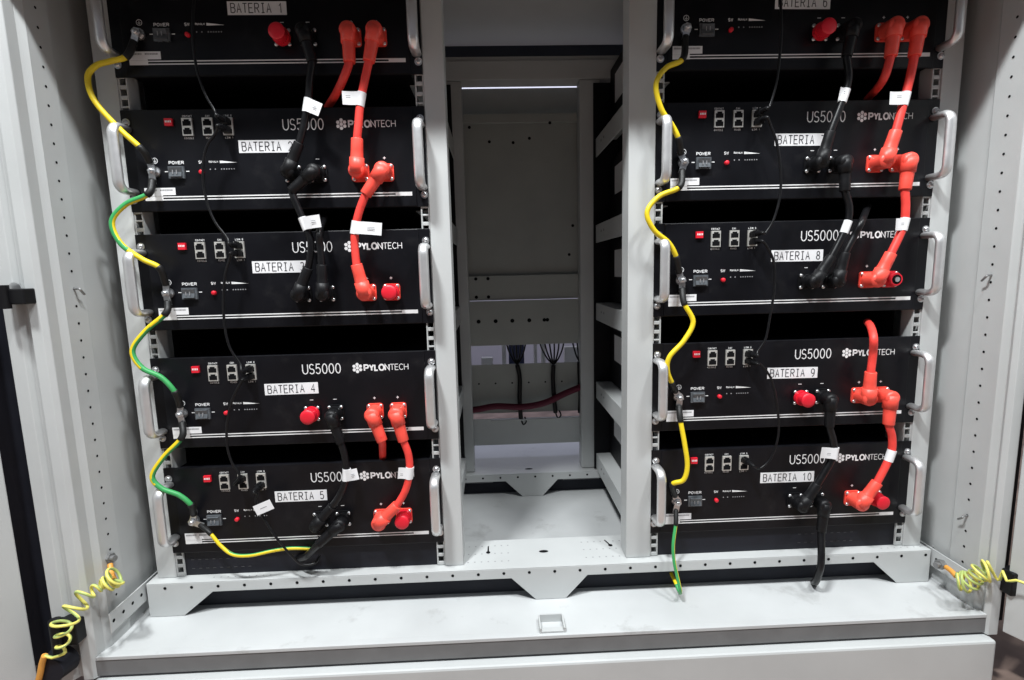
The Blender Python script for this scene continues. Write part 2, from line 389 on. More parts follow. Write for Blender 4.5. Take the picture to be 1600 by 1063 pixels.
# front posts: folded channel with a strip of square holes
U3 = (.015875, .015875, .0127)
def post(xa, xb, xs0, xs1):
    mb = MB(); mb.box(xa, xb, .0, .042, ZB+.0005, .462)
    # strip of square holes, made of margins and bars
    e = .0022; hw = .0048; xc = (xs0+xs1)/2
    za, zb = ZB+.001, .46
    mb.box(xs0, xc-hw, .0025, .0025+e, za, zb); mb.box(xc+hw, xs1, .0025, .0025+e, za, zb)
    z = ZB+.013; k = 0; prev = za
    while z < zb-.02:
        mb.box(xc-hw, xc+hw, .0026, .0024+e, prev, z-hw); prev = z+hw; z += U3[k % 3]; k += 1
    mb.box(xc-hw, xc+hw, .0026, .0024+e, prev, zb)
    xo = xs0 if xs0 < xa else xs1
    mb.box(min(xo, xo-.0015), max(xo, xo-.0015), .0048, .03, za, zb) if xo == xs1 else mb.box(xo, xo+.0015, .0048, .03, za, zb)
    if xs1 > xa: pass
    fpart(mb, 'mounting_post', PAINT, .0016)
post(-.031, .0015, .0017, .0155); post(.484, .517, .4692, .4838); post(.818, .8630, .8632, .8775); post(1.345, 1.378, 1.3305, 1.3448)
# rear posts, head beam and side rails
for xa, xb in ((.484, .5225), (.810, .863), (-.042, -.006), (1.35, 1.386)):
    mb = MB(); mb.box(xa, xb, .437, .475, ZB+.0005, .384); fpart(mb, 'rear_post', PAINT, .003)
mb = MB(); mb.box(-.042, 1.386, .432, .485, .3845, .428); mb.box(-.042, 1.386, .440, .485, .4285, .440); fpart(mb, 'head_beam', PAINT, .0015)
for x0, x1, y1 in ((-.0485, -.0465, .5), (1.3905, 1.3925, .5)):
    mb = MB(); mb.box(x0, x1, -.097, y1, -.64, ZB+.001)
    xf = x1+.0004 if x0 < 0 else x0-.0004
    for i in range(4): disc(mb, (xf, -.09+i*.022, -.622), 'x', .003, 1)
    fpart(mb, 'side_rail', [PAINT, HOLE], .0008)
# support rails under every module, right and left side of each rack
BZ = {1: .402, 2: .1945, 3: -.0004, 4: -.2065, 5: -.401, 6: .402, 7: .1945, 8: -.0004, 9: -.2065, 10: -.401}
HP = .159
for n in range(6, 11):
    mb = MB(); zt = BZ[n]-HP
    mb.box(.848, .8505, .044, .436, zt-.045, zt-.001); mb.box(.8505, .90, .044, .436, zt-.0035, zt-.001)
    for y in (.10, .33, .36): disc(mb, (.8476, y, zt-.02), 'x', .003, 1)
    fpart(mb, 'support_rail', [PAINT, HOLE], .001)
for n in range(1, 6):
    mb = MB(); zt = BZ[n]-HP
    mb.box(.498, .5005, .044, .436, zt-.045, zt-.001); mb.box(.455, .498, .044, .436, zt-.0035, zt-.001)
    fpart(mb, 'support_rail', PAINT, .001)
for x in (.0145, 1.328):  # added near-black sheets that imitate the shade between the modules
    mb = MB(); mb.box(x, x+.002, .045, .4245, ZB+.003, .40); fpart(mb, 'gap_shade_sheet', HOLE)
for xo in (.0, .8624):  # dark sheets added behind each rack to stop rear lamp leaks
    mb = MB(); mb.box(xo-.02, xo+.498, .425, .428, ZB+.003, .372); fpart(mb, 'rear_light_blocker', CASE)
for xo, us in ((0, [.03+i*.0125 for i in range(9)]), (.8624, [.285+i*.0125 for i in range(9)])):
    mb = MB(); mb.box(xo+.016, xo+.4688, .006, .009, ZB+.0005, -.563)
    for u in us:
        for z in (-.577, -.594): mb.obox((xo+u, .0056, z), Vector((.0026, 0, 0)), Vector((0, .0002, 0)), Vector((0, 0, .0006)), 1)
    fpart(mb, 'blanking_panel', [RUBBER, DOT])

for y in (.012, .447):  # added dark plates, in place of the shaded floor under the beams
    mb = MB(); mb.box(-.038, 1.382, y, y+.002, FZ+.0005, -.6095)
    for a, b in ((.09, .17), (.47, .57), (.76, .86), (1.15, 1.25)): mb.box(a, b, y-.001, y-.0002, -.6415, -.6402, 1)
    fpart(mb, 'beam_shade_plate', [SHADE, GREYINK])
# ------------------------------------------------------------------ plates and cables behind the gap
pl = thing('mounting_plate', 'dim grey back plate with drilled cross rails at the rear of the central gap', 'back plate', (.668, .50, -.546)); OP = pl.location.copy()
def ppart(mb, name, mats, bevel=0.0): return mb.build(name, mats, pl, OP, bevel)
mb = MB(); mb.box(.10, 1.25, .520, .523, .322, .3935); ppart(mb, 'upper_sheet', PLATE)
mb = MB(); mb.box(.10, 1.25, .492, .495, -.092, .319); mb.box(.10, 1.25, .480, .4918, .298, .3195)
for x, z in ((.537, .291), (.742, .296), (.587, .255), (.648, .252), (.69, .262), (.80, .04), (.79, -.035)): disc(mb, (x, .4796 if z > .295 else .4916, z), 'y', .004, 1)
ppart(mb, 'large_sheet', [PLATE, HOLE], .001)
mb = MB(); mb.box(.10, 1.25, .478, .481, -.150, -.086); mb.box(.10, 1.25, .481, .492, -.0885, -.086)
for x in (.541, .573):
    for z in (-.093, -.141): disc(mb, (x, .4776, z), 'y', .0045, 1)
ppart(mb, 'cross_rail', [PLATE, HOLE], .001)
mb = MB(); mb.box(.10, 1.25, .470, .473, -.270, -.1515)
for x in (.545, .590, .634, .679): disc(mb, (x, .4696, -.205), 'y', .0055, 1)
for x in (.719, .727): disc(mb, (x, .4696+.0001*(x > .72), -.205), 'y', .005, 1)
ppart(mb, 'cross_rail', [PLATE, HOLE], .001)
mb = MB(); mb.box(.10, 1.25, .480, .483, -.458, -.323)
for i in range(6): disc(mb, (.54+i*.045, .4796, -.375), 'y', .0025, 1)
ppart(mb, 'lower_sheet', [PLATE, HOLE], .001)
mb = MB(); mb.box(.10, 1.25, .468, .471, -.544, -.470); mb.box(.57, 1.0, .455, .4675, -.474, -.470); ppart(mb, 'bottom_rail', PAINT, .001)
# equipment glimpsed through the slot
BLUEP = mat('dark_blue_plastic', (0.02, 0.03, 0.10), 0.4)
for x, w_, h_, m_, lb in ((.545, .034, .03, WHITEP, 'broad white box low at the left end of the rear slot'), (.606, .012, .09, WHITEP, 'narrow upright white strip left of the first wire loom'), (.626, .045, .09, BLUEP, 'dark blue block behind the first wire loom'),
        (.70, .009, .09, WHITEP, 'thin white strip between the two wire looms'), (.722, .012, .09, WHITEP, 'white strip just left of the second wire loom'), (.79, .05, .055, WHITEP, 'broad white box right of the second wire loom')):
    mb = MB(); mb.box(x, x+w_, .60, .625, -.375, -.355+h_)
    tag(mb.build('terminal_block', m_, None, (x, .61, -.375), .002), lb, 'terminal block', 'small boxes behind the rear slot')
def loom(px, ys, label, n=5):
    mb = MB()
    base = [at(px[i], ys[i], .462) for i in range(len(px))]
    mb.tube(spline(base), .006, 8)
    for k in range(n):
        t = (k-(n-1)/2)
        mb.tube(spline([base[0], base[0]+Vector((t*.006, .012, .015)), base[0]+Vector((t*.012, .03, .045)), base[0]+Vector((t*.016, .06, .09))]), .0022, 6)
    e = base[-1]
    mb.tube(spline([e, e+Vector((.006, -.004, -.014)), e+Vector((.014, -.004, -.006)), e+Vector((.010, 0, .006))]), .002, 6)
    tag(mb.build('wire_loom', BLACKC, None, base[-1]), label, 'cable')
loom([808, 812, 812, 814], [570, 590, 625, 655], 'black wire loom fanning out at its top, nearest the left post of the rear frame', 5)
loom([865, 864, 866, 868], [570, 590, 625, 645], 'black wire loom tied at its foot, in the middle of the rear slot', 6)
loom([905, 906, 907, 906], [565, 590, 620, 645], 'thin black wire loom beside the right post of the rear frame', 3)
mb = MB(); mb.tube(spline([at(722, 642, .455), at(745, 640, .452), at(775, 635, .450), at(815, 636, .448), at(850, 630, .446), at(885, 614, .448), at(920, 600, .455)]), .0085, 12)
tag(mb.build('conduit', MAROON, None, at(722, 642, .455)), 'dark red cable sagging across the rear plate of the gap', 'cable')

# ------------------------------------------------------------------ battery modules
# local frame: u along x from the left edge, z = -v from the top edge; origin at the base centre of the front
W, YF = .4826, -.0015
TU = {'n1': .267, 'n2': .307, 'p1': .375, 'p2': .415}; TV = .104
mesh_cache = {}
def once(key, fn, mats, bevel=0.0):
    if key not in mesh_cache:
        mb = MB(); fn(mb); o = mb.build(key, mats, None, None, bevel); mesh_cache[key] = (o, False)
    o, used = mesh_cache[key]
    if used: o = o.copy(); COL.objects.link(o)
    else: mesh_cache[key] = (o, True)
    return o
def f_case(mb): mb.box(.0205, .462, .004, .42, -HP+.003, -.004)
def f_panel(mb):
    mb.box(0, W, .0, .0024, -HP, 0); mb.box(.0185, .464, YF, -.00005, -HP+.001, -.0008)
def f_handle(mb):
    z0, z1 = -.030, -.128; R = .014; y = -.034; pts = [(0, 0, z0)]
    pts += [(0, y+R-R*math.sin(t)*1.0 if 0 else y+R-R*math.sin(t), z0-R+R*math.cos(t)) for t in [i*math.pi/2/6 for i in range(7)]]
    pts += [(0, y, z0-R-(z0-R-z1-R)*(i/4)) for i in range(1, 4)]
    pts += [(0, y+R-R*math.cos(t), z1+R-R*math.sin(t)) for t in [i*math.pi/2/6 for i in range(7)]]
    pts += [(0, 0, z1)]
    mb.tube(pts, .0082, 14, ry=.0058, n0=(1, 0, 0))
def f_screw(mb):
    mb.cyl((0, 0, 0), (0, -.0012, 0), .0062, n=16); mb.cyl((0, -.0012, 0), (0, -.0022, 0), .0046, n=14); mb.dome((0, -.0022, 0), (0, -1, 0), .0046, .0028)
    for a in (0, math.pi/2): mb.obox((0, -.0049, 0), Vector((math.cos(a), 0, math.sin(a)))*.0028, Vector((0, .0004, 0)), Vector((-math.sin(a), 0, math.cos(a)))*.0005, 1)
def f_port(mb):
    mb.box(-.008, .008, -.0032, 0, -.0135, .0135)
    for sz in (1, -1):
        zc = sz*.0065
        pl_ = [(-.0064, -.0050), (.0064, -.0050), (.0064, .0022), (.0040, .0022), (.0040, .0048), (-.0040, .0048), (-.0040, .0022), (-.0064, .0022)]
        mb.prism([(u, zc+v*sz*-1 if sz < 0 else zc+v) for u, v in pl_], -.0036, -.0030, 'y', 1)
def f_porttext(mb, top, bot):
    for t, z in ((top, .0155), (bot, -.0182)):
        wdt = len(t)*.0021; text(mb, t, -wdt/2, z, .0026, .0016, .0006, .0005, -.0002)
def f_dip(mb):
    mb.box(-.006, .006, -.004, 0, -.0055, .0055)
    for i in range(4): mb.box(-.0045+i*.0026, -.0030+i*.0026, -.0046, -.004, -.001, .002, 1)
def f_power(mb):
    mb.box(-.0125, .0125, -.0035, 0, -.0095, .0095)
    mb.prism([(-.0036, -.0075), (-.0075, -.007), (-.0052, 0), (-.0075, .007), (-.0036, .0075)], -.0095, .0095, 'x', 0)
    for x in (-.003, .003): mb.box(x-.0005, x+.0005, -.0081, -.0072, -.003, .003, 1)
def f_button(mb): mb.cyl((0, 0, 0), (0, -.004, 0), .0036, n=14); mb.dome((0, -.004, 0), (0, -1, 0), .0036, .0016, n=14)
def f_stud(mb):
    mb.cyl((0, 0, 0), (0, -.003, 0), .0085, n=18); mb.cyl((0, -.003, 0), (0, -.0105, 0), .0070, n=6, sm=False)
    mb.cyl((0, -.0105, 0), (0, -.0135, 0), .0042, n=12); mb.dome((0, -.0135, 0), (0, -1, 0), .0042, .002)
def f_socket(mb):
    # rounded square flange with a threaded collar
    r = .005; h = .0142; poly = []
    for cx, cz, a in ((h-r, h-r, 0), (-h+r, h-r, 90), (-h+r, -h+r, 180), (h-r, -h+r, 270)):
        poly += [(cx+r*math.cos(math.radians(a+t)), cz+r*math.sin(math.radians(a+t))) for t in (0, 30, 60, 90)]
    mb.prism(poly, -.0032, 0, 'y'); mb.cyl((0, -.003, 0), (0, -.016, 0), .0118, n=22)
def f_socket_open(mb):
    f_socket(mb); mb.cyl((0, -.016, 0), (0, -.0185, 0), .0118, .0105, n=22); disc(mb, (0, -.0188, 0), 'y', .0082, 1, 18); mb.cyl((0, -.0188, 0), (0, -.0205, 0), .0042, n=14, mi=2)
def f_tscrew(mb): mb.cyl((0, 0, 0), (0, -.001, 0), .0030, n=12); mb.dome((0, -.001, 0), (0, -1, 0), .0030, .0018, n=12, rings=3)
def f_cap(mb):
    mb.cyl((0, -.0045, 0), (0, -.012, 0), .0135, n=24); mb.cyl((0, -.012, 0), (0, -.027, 0), .0118, .0125, n=24); mb.dome((0, -.027, 0), (0, -1, 0), .0125, .003, n=24)
def f_print(mb):
    y = -.0003
    # double rule with thick ends
    plate(mb, .026, .0545, -.1415, -.1345, y); plate(mb, .0545, .430, -.1368, -.1350, y); plate(mb, .0545, .430, -.1412, -.1394, y); 
    mb.add([(.430, y, -.1412), (.457, y, -.1412), (.457, y, -.1350), (.427, y, -.1350), (.430, y, -.1375)], [(0, 1, 2, 3, 4)])
def f_model(mb): text(mb, 'US5000', .2555, -.0345, .0165, .0083, .0026, .0016, -.0003, 0, {'0': 1.05, 'U': 1.05})
def f_brand(mb):
    for k in range(7):
        a = math.radians(30+60*k); c = (.3485+(.0062*math.cos(a) if k < 6 else 0), -.0268+(.0062*math.sin(a) if k < 6 else 0))
        mb.add([(c[0]+.0030*math.cos(math.radians(60*i)), -.0003, c[1]+.0030*math.sin(math.radians(60*i))) for i in range(6)], [tuple(range(6))])
    strip(mb, [(.3485, -.0268), (.3485, -.0205)], .0014, -.00035)
    x = text(mb, 'PYLON', .3605, -.0318, .0098, .0068, .0021, .0026, -.0003, 0, {'O': 1.2, 'L': .8})
    text(mb, 'TECH', x-.0002, -.0318, .0098, .0066, .0016, .0011, -.0003, 0, {'C': 1.05, 'E': .85})
def f_power_txt(mb):
    text(mb, 'POWER', .0695, -.0845, .0042, .0036, .0013, .0010, -.0003)
    plate(mb, .0615, .0668, -.0968, -.0955, -.0003); plate(mb, .0952, .1005, -.0968, -.0955, -.0003)
def f_ground_sym(mb):
    strip(mb, [(.0475+.0042*math.cos(t*math.pi/12), -.079+.0042*math.sin(t*math.pi/12)) for t in range(25)], .0008, -.0003)
    strip(mb, [(.0475, -.0762), (.0475, -.0792)], .0007, -.00032)
    for i, q in enumerate((.0026, .0017, .0008)): strip(mb, [(.0475-q, -.0795-i*.0012), (.0475+q, -.0795-i*.0012)], .0006, -.00036)
def f_ind(mb):
    text(mb, 'SW', .1165, -.0842, .0040, .0030, .0012, .0009, -.0003)
    text(mb, 'RUN', .1330, -.0832, .0026, .0017, .0007, .0006, -.0003); text(mb, 'ALM', .1405, -.0832, .0026, .0017, .0007, .0006, -.0003)
    mb.add([(.150, -.0003, -.0842), (.178, -.0003, -.0836), (.150, -.0003, -.0802)], [(0, 1, 2)])
    for x in (.134, .142, .152, .156, .160, .164, .168, .172): disc(mb, (x, -.0004, -.0935), 'y', .0011, 1, 8)
def f_sticker(mb):
    mb.box(.026, .0750, -.00045, 0, -.1330, -.1215)
    plate(mb, .026, .0545, -.1345, -.13305, -.0004)
    x = .028
    for t, ww in (('C', 0), ('1', 0), ('L', 0), ('0', 0), ('6', 0), (' ', 0), ('0', 0), ('H', 0), ('0', 0), ('0', 0), ('2', 0), ('0', 0), ('1', 0)):
        pass
    random.seed(3)
    while x < .071:
        q = .0008+random.random()*.0012
        if not .046 < x < .050: mb.add([(x, -.0006, -.1265), (x+q, -.0006, -.1265), (x+q, -.0006, -.1238), (x, -.0006, -.1238)], [(0, 1, 2, 3)], 1)
        x += q+.0006
def f_label(n):
    def f(mb):
        hw = .0455 if n < 10 else .050; mb.box(-hw, hw, -.0006, 0, -.0098, .0098)
        s = 'BATERIA %d' % n; cw, gp = .0064, .0028; tot = len(s)*(cw+gp)-gp
        text(mb, s, -tot/2, -.0067, .0134, cw, gp, .0014, -.0008, 1)
    return f
LAB_U = {1: .230, 2: .228, 3: .232, 4: .234, 5: .235, 6: .238, 7: .2466, 8: .2496, 9: .2516, 10: .2516}
LAB_V = {n: .0595 for n in range(1, 11)}; LAB_V[3] = .0576; LAB_V[7] = .0625; LAB_V[6] = .057
CAPS = {1: ['n1'], 3: ['p2'], 4: ['n1'], 5: ['p2'], 6: ['n1'], 9: ['n1'], 10: ['p2']}
SIDE = {n: ('left rack' if n < 6 else 'right rack') for n in range(1, 11)}
TX = {}
bl = {1: 'topmost module of the left rack, in shade, with BATERIA 1 tape', 2: 'black module of the left rack carrying the BATERIA 2 tape, second from top',
 3: 'black module carrying the BATERIA 3 tape, middle of the left rack', 4: 'black module carrying the BATERIA 4 tape, two orange plugs side by side pointing down',
 5: 'lowest module of the left rack, carrying the BATERIA 5 tape', 6: 'topmost module of the right rack, in shade, with BATERIA 6 tape',
 7: 'black module of the right rack carrying the BATERIA 7 tape, second from top', 8: 'black module carrying the BATERIA 8 tape, one red terminal left open',
 9: 'black module carrying the BATERIA 9 tape, fourth down the right rack', 10: 'lowest module of the right rack, carrying the BATERIA 10 tape'}
for n in range(1, 11):
    xo = 0 if n < 6 else .8624
    b = thing('battery_module', bl[n], 'battery', (xo+W/2, 0, BZ[n]-HP), 'rack mounted battery modules')
    def put(o, u=0, v=0, y=0.0, name=None, parent=None, rot=0.0):
        o.parent = b; o.location = (u-W/2, y, HP-v); o.rotation_euler = (0, rot, 0)
        if parent: o.parent = parent; o.location = Vector((u, y, -v))
        return o
    put(once('case', f_case, CASE, .001)); put(once('front_panel', f_panel, PANEL, .0007))
    for u in (.0085, .4745): put(once('handle', f_handle, ALU), u, 0, 0)
    for u, v in ((.0085, .0195), (.0065, .140), (.4755, .0195), (.4770, .140)):
        put(once('mounting_screw', f_screw, [STEEL, GREYINK]), u, v, -.0001, rot=random.random()*3)
    put(once('port_block', f_port, [PORTM, HOLE]), .1055, .028, YF); put(once('port_block', f_port, [PORTM, HOLE]), .1375, .028, YF); put(once('port_block', f_port, [PORTM, HOLE]), .1690, .028, YF)
    for u, k, t1, t2 in ((.1055, 'a', 'CONTACT', 'CONSOLE'), (.1375, 'b', 'CAN', 'RS485'), (.1690, 'c', 'LINK 0', 'LINK 1')):
        key = 'port_lettering' if k == 'a' else 'port_lettering'
        kk = 'port_lettering_'+k
        if kk not in mesh_cache:
            mbx = MB(); f_porttext(mbx, t1, t2); mesh_cache[kk] = mbx.build('port_lettering', PRINT); o = mesh_cache[kk]
        else: o = mesh_cache[kk].copy(); COL.objects.link(o)
        put(o, u, .028, YF)
    put(once('dip_switch', f_dip, [REDC, PRINT]), .077, .0205, YF)
    put(once('power_switch', f_power, [GREYP, PRINTD]), .081, .098, YF)
    put(once('reset_button', f_button, REDC), .1205, .098, YF)
    put(once('ground_stud', f_stud, STEEL), .0465, .0965, YF)
    put(once('rule_print', f_print, PRINT), 0, 0, YF); put(once('model_lettering', f_model, PRINT), 0, 0, YF); put(once('brand_lettering', f_brand, PRINT), 0, 0, YF)
    put(once('power_lettering', f_power_txt, PRINT), 0, 0, YF); put(once('ground_symbol', f_ground_sym, PRINT), 0, 0, YF); put(once('indicator_print', f_ind, [PRINT, PRINTD]), 0, 0, YF)
    put(once('serial_sticker', f_sticker, [LABEL, GREYINK]), 0, 0, YF-.0002)
    mbx = MB(); f_label(n)(mbx); o = mbx.build('name_tape', [LABEL, INK]); put(o, LAB_U[n], LAB_V[n], YF, rot=math.radians(random.uniform(-.6, .6)))
    for t, u in TU.items():
        pos = t[0] == 'p'; mt = ORANGE if pos else BLACKP
        if n == 8 and t == 'p2': s_ = once('open_socket', f_socket_open, [REDC, HOLE, STEEL]); s_.name = 'power_socket'
        elif pos: s_ = once('power_socket_pos', f_socket, ORANGE); s_.name = 'power_socket'
        else: s_ = once('power_socket_neg', f_socket, BLACKP); s_.name = 'power_socket'
        put(s_, u, TV, YF)
        for dx in (-1, 1):
            for dz in (-1, 1):
                sc = once('socket_screw', f_tscrew, STEEL); put(sc, dx*.0103, dz*.0103, -.0032, parent=s_)
        if t in CAPS.get(n, []):
            c_ = once('dust_cap', f_cap, REDC); put(c_, u, TV, YF, rot=random.random())
        # polarity marks
        if pos: mk = once('polarity_plus', lambda mb: (plate(mb, -.0022, .0022, -.0005, .0005, -.0003), plate(mb, -.0005, .0005, -.0022, .0022, -.00035)), PRINT)
        else: mk = once('polarity_minus', lambda mb: plate(mb, -.003, .003, -.0005, .0005, -.0003), PRINT)
        mk.name = 'polarity_mark'; put(mk, u-.0005, .0805, YF)
        TX[(n, t)] = Vector((xo+u, YF, BZ[n]-TV))
    TX[(n, 'g')] = Vector((xo+.0465, YF, BZ[n]-.0965))
    TX[(n, 'c')] = Vector((xo+.169, YF, BZ[n]-.028)); TX[(n, 'b')] = Vector((xo+.1375, YF, BZ[n]-.028))
# white stickers on the module sides facing the gap
for n in range(6, 11):
    mb = MB(); z = BZ[n]-.062; mb.box(.8624+.0200, .8624+.0204, .245, .37, z-.032, z+.032)
    o = mb.build('side_label', LABEL, None, (.8826, .23, z)); 
    par = [q for q in bpy.data.objects if q.name.startswith('battery_module') and abs(q.location.x-(.8624+W/2)) < .01 and abs(q.location.z-(BZ[n]-HP)) < .001][0]
    o.parent = par; o.location = Vector((.8826, .23, z))-par.location

# ------------------------------------------------------------------ power cables
HEAD = -.027
def head_at(term): t = TX[term]; return Vector((t.x, HEAD, t.z))
def plug(mb_parent, term, d, big, name='plug'):
    """right-angled plug on a socket, its sleeve leaving along unit vector d; returns the sleeve's end"""
    t = TX[term]; h = head_at(term); d = d.normalized(); mb = MB(); k = .88 if big is BLACKP else 1.0
    mb.cyl((t.x, YF-.0045, t.z), (t.x, YF-.014, t.z), .0128, n=22)
    mb.cyl((t.x, YF-.014, t.z), (t.x, HEAD-.004, t.z), .0128*k, n=22)
    mb.dome((t.x, HEAD-.004, t.z), (0, -1, 0), .0128*k, .006, n=22)
    mb.tube([h-d*.004, h+d*.006, h+d*.019], lambda q: (.0122-.0006*q)*k, 18)
    mb.tube([h+d*.0185, h+d*.0195, h+d*.030, h+d*.047, h+d*.048], lambda q: (.0104-.0016*q)*k, 14)
    mb.build(name, big, mb_parent, mb_parent.location)
    return h+d*.046
def power_cable(label, col, group, a=None, b=None, mids=(), tagp=None, r=.0063):
    """a, b: socket keys or None (that end runs into the dark); mids: (px, py, y) points between"""
    M_ = [at(*p) for p in mids]
    mc, mp_ = (ORANGEC, ORANGE) if col == 'r' else (BLACKC, BLACKP)
    loc = head_at(a) if a else M_[0]
    root = thing('power_cable', label, 'cable', loc, group)
    pts = []
    if a:
        d = (M_[0]-head_at(a)); e = plug(root, a, d, mp_); pts += [e-d.normalized()*.02, e]
        M2 = [p for p in M_[1:] if (p-head_at(a)).length > .068]
    else: M2 = M_
    if b:
        d = (M_[-1]-head_at(b)); e = plug(root, b, d, mp_)
        M2 = [p for p in M2 if (p-head_at(b)).length > .068]
        pts += M2+[e, e-d.normalized()*.02]
    else: pts += M2
    path = spline(pts, 8); mb = MB(); mb.tube(path, r, 14)
    mb.build('cable_jacket', mc, root, loc)
    if tagp:                                                # (px, py) on the cable, flag direction in degrees, flag length
        (px, py), ang, ln = tagp[:3]
        best = min(range(1, len(path)-1), key=lambda i: (path[i]-at(px, py, path[i].y)).length)
        c = path[best]; tdir = (path[best+1]-path[best-1]).normalized()
        mb = MB(); mb.cyl(c-tdir*.0105, c+tdir*.0105, r+.0009, n=16)
        if ln:
            f = Vector((math.cos(math.radians(ang)), -.15, math.sin(math.radians(ang)))).normalized()
            nn = f.cross(tdir).normalized(); up = nn.cross(f).normalized()
            off = Vector((0, -(r+.0004), 0))
            # flag with a slight curl
            N = 6; vs = []
            for i in range(N+1):
                q = i/N; ctr = c+off+f*(ln*q)+nn*(-.003*math.sin(q*2.4))
                for sg in (1, -1):
                    for th in (0, 1): vs.append(ctr+up*.0098*sg+nn*.0005*th)
            fs = []
            for i in range(N):
                k = i*4
                fs += [(k, k+4, k+6, k+2), (k+1, k+3, k+7, k+5), (k, k+1, k+5, k+4), (k+2, k+6, k+7, k+3)]
            fs += [(0, 2, 3, 1), (N*4, N*4+1, N*4+3, N*4+2)]
            mb.add(vs, fs, 0, False)
            for sgn in (-1, 1):
                mid = c+off+f*ln*.62-Vector((0, .0042, 0))
                for j in range(2): mb.obox(mid+up*(.0012-j*.0026), f*ln*.13, nn*.0001, up*.0005, 1)
                break
        mb.build('marker_tag', [LABEL, GREYINK], root, loc)
    return root
GR, GK = 'orange red battery power cables', 'black battery power cables'
D = HEAD-.003
power_cable('orange red cable from the left plug of BATERIA 1, vanishing behind the panel edge', 'r', GR, (1, 'p1'), None, [(546, 95, D), (537, 122, -.03), (526, 145, -.005), (512, 168, .05)])
power_cable('orange red cable linking BATERIA 1 down to BATERIA 2, lit below its white tag', 'r', GR, (1, 'p2'), (2, 'p1'), [(577, 92, D), (570, 125, D), (563, 160, D), (560, 195, D), (558, 214, D)], ((564, 157), 180, .026))
power_cable('orange red cable bowing from BATERIA 2 to BATERIA 3 with a long white tag', 'r', GR, (2, 'p2'), (3, 'p1'), [(572, 303, D), (560, 335, D), (554, 370, D), (554, 400, D), (561, 428, D)], ((555, 356), -6, .046))
power_cable('short orange red cable from the left plug of BATERIA 4, vanishing behind the panel edge', 'r', GR, (4, 'p1'), None, [(596, 686, D), (598, 700, -.03), (598, 712, .01), (598, 722, .06)])
power_cable('orange red cable curving from BATERIA 4 down to BATERIA 5', 'r', GR, (4, 'p2'), (5, 'p1'), [(629, 684, D), (638, 710, D), (640, 735, D), (634, 765, D), (622, 788, D)], ((640, 738), 172, .018))
power_cable('orange red cable from the left plug of BATERIA 6, vanishing into the gap below', 'r', GR, (6, 'p1'), None, [(1391, 92, D), (1383, 118, -.03), (1371, 138, 0), (1355, 155, .05)])
power_cable('orange red cable linking BATERIA 6 down to BATERIA 7 with a square white tag', 'r', GR, (6, 'p2'), (7, 'p1'), [(1428, 92, D), (1421, 125, D), (1412, 160, D), (1404, 195, D), (1396, 216, D)], ((1414, 154), 182, .032))
power_cable('orange red cable linking BATERIA 7 down to BATERIA 8', 'r', GR, (7, 'p2'), (8, 'p1'), [(1414, 296, D), (1415, 325, D), (1411, 355, D), (1402, 385, D), (1386, 408, D)], ((1411, 352), 182, .020))
power_cable('orange red cable rising from BATERIA 9 to a free end in the dark gap above', 'r', GR, None, (9, 'p1'), [(1355, 503, .02), (1361, 512, -.01), (1365, 530, -.036), (1364, 552, D), (1361, 578, D)])
power_cable('orange red cable curving from BATERIA 9 down to BATERIA 10 with a plain white band', 'r', GR, (9, 'p2'), (10, 'p1'), [(1389, 656, D), (1394, 685, D), (1391, 712, D), (1380, 742, D), (1366, 760, D)], ((1391, 710), 180, 0))
power_cable('black cable hanging from BATERIA 1 to BATERIA 2 with a drooping white flag', 'k', GK, (1, 'n2'), (2, 'n1'), [(486, 90, D), (484, 125, D), (481, 160, D), (474, 200, D), (467, 225, D)], ((482, 163), -25, .026), .0056)
power_cable('black cable bowing from BATERIA 2 to BATERIA 3 with a crumpled white flag', 'k', GK, (2, 'n2'), (3, 'n1'), [(463, 292, D), (463, 318, D), (474, 345, D), (486, 380, D), (486, 408, D)], ((475, 352), 6, .030), .0056)
power_cable('black cable rising from the right plug of BATERIA 3 into the dark gap', 'k', GK, (3, 'n2'), None, [(503, 412, D), (500, 385, D), (499, 362, -.03), (507, 340, .02)], None, .0056)
power_cable('black cable hanging from BATERIA 4 to BATERIA 5 with a short white flag', 'k', GK, (4, 'n2'), (5, 'n1'), [(530, 685, D), (539, 715, D), (541, 745, D), (532, 772, D), (519, 792, D)], ((541, 740), 12, .024), .0060)
power_cable('black cable leaving BATERIA 5 towards the bottom left of its rack', 'k', GK, (5, 'n2'), None, [(520, 830, D), (508, 845, -.045), (494, 858, -.038), (480, 868, -.022), (470, 872, -.006), (462, 873, .02)], None, .0060)
power_cable('black cable hanging from BATERIA 6 to BATERIA 7 with a folded white tag', 'k', GK, (6, 'n2'), (7, 'n1'), [(1322, 92, D), (1326, 120, D), (1319, 150, D), (1307, 190, D), (1294, 218, D)], ((1318, 150), 170, .012), .0056)
power_cable('black cable linking BATERIA 7 down to BATERIA 8 with a white band', 'k', GK, (7, 'n2'), (8, 'n1'), [(1320, 296, D), (1327, 325, D), (1322, 355, D), (1308, 390, D), (1290, 415, D)], ((1321, 356), 180, 0), .0056)
power_cable('glossy black cable rising from the right plug of BATERIA 8 into the gap', 'k', GK, (8, 'n2'), None, [(1320, 398, D), (1334, 370, D), (1347, 345, -.03), (1356, 322, .03)], None, .0056)
power_cable('black cable hanging from BATERIA 9 to BATERIA 10 with a wide white flag', 'k', GK, (9, 'n2'), (10, 'n1'), [(1296, 660, D), (1302, 690, D), (1301, 715, D), (1290, 745, D), (1272, 764, D)], ((1300, 708), 172, .030), .0060)
power_cable('black cable dropping from BATERIA 10 past the base beam to the floor', 'k', GK, (10, 'n2'), None, [(1284, 822, D), (1285, 850, -.045), (1283, 878, -.048), (1279, 897, -.044), (1275, 908, -.032), (1272, 911, -.010), (1271, 910, .016)], None, .0060)

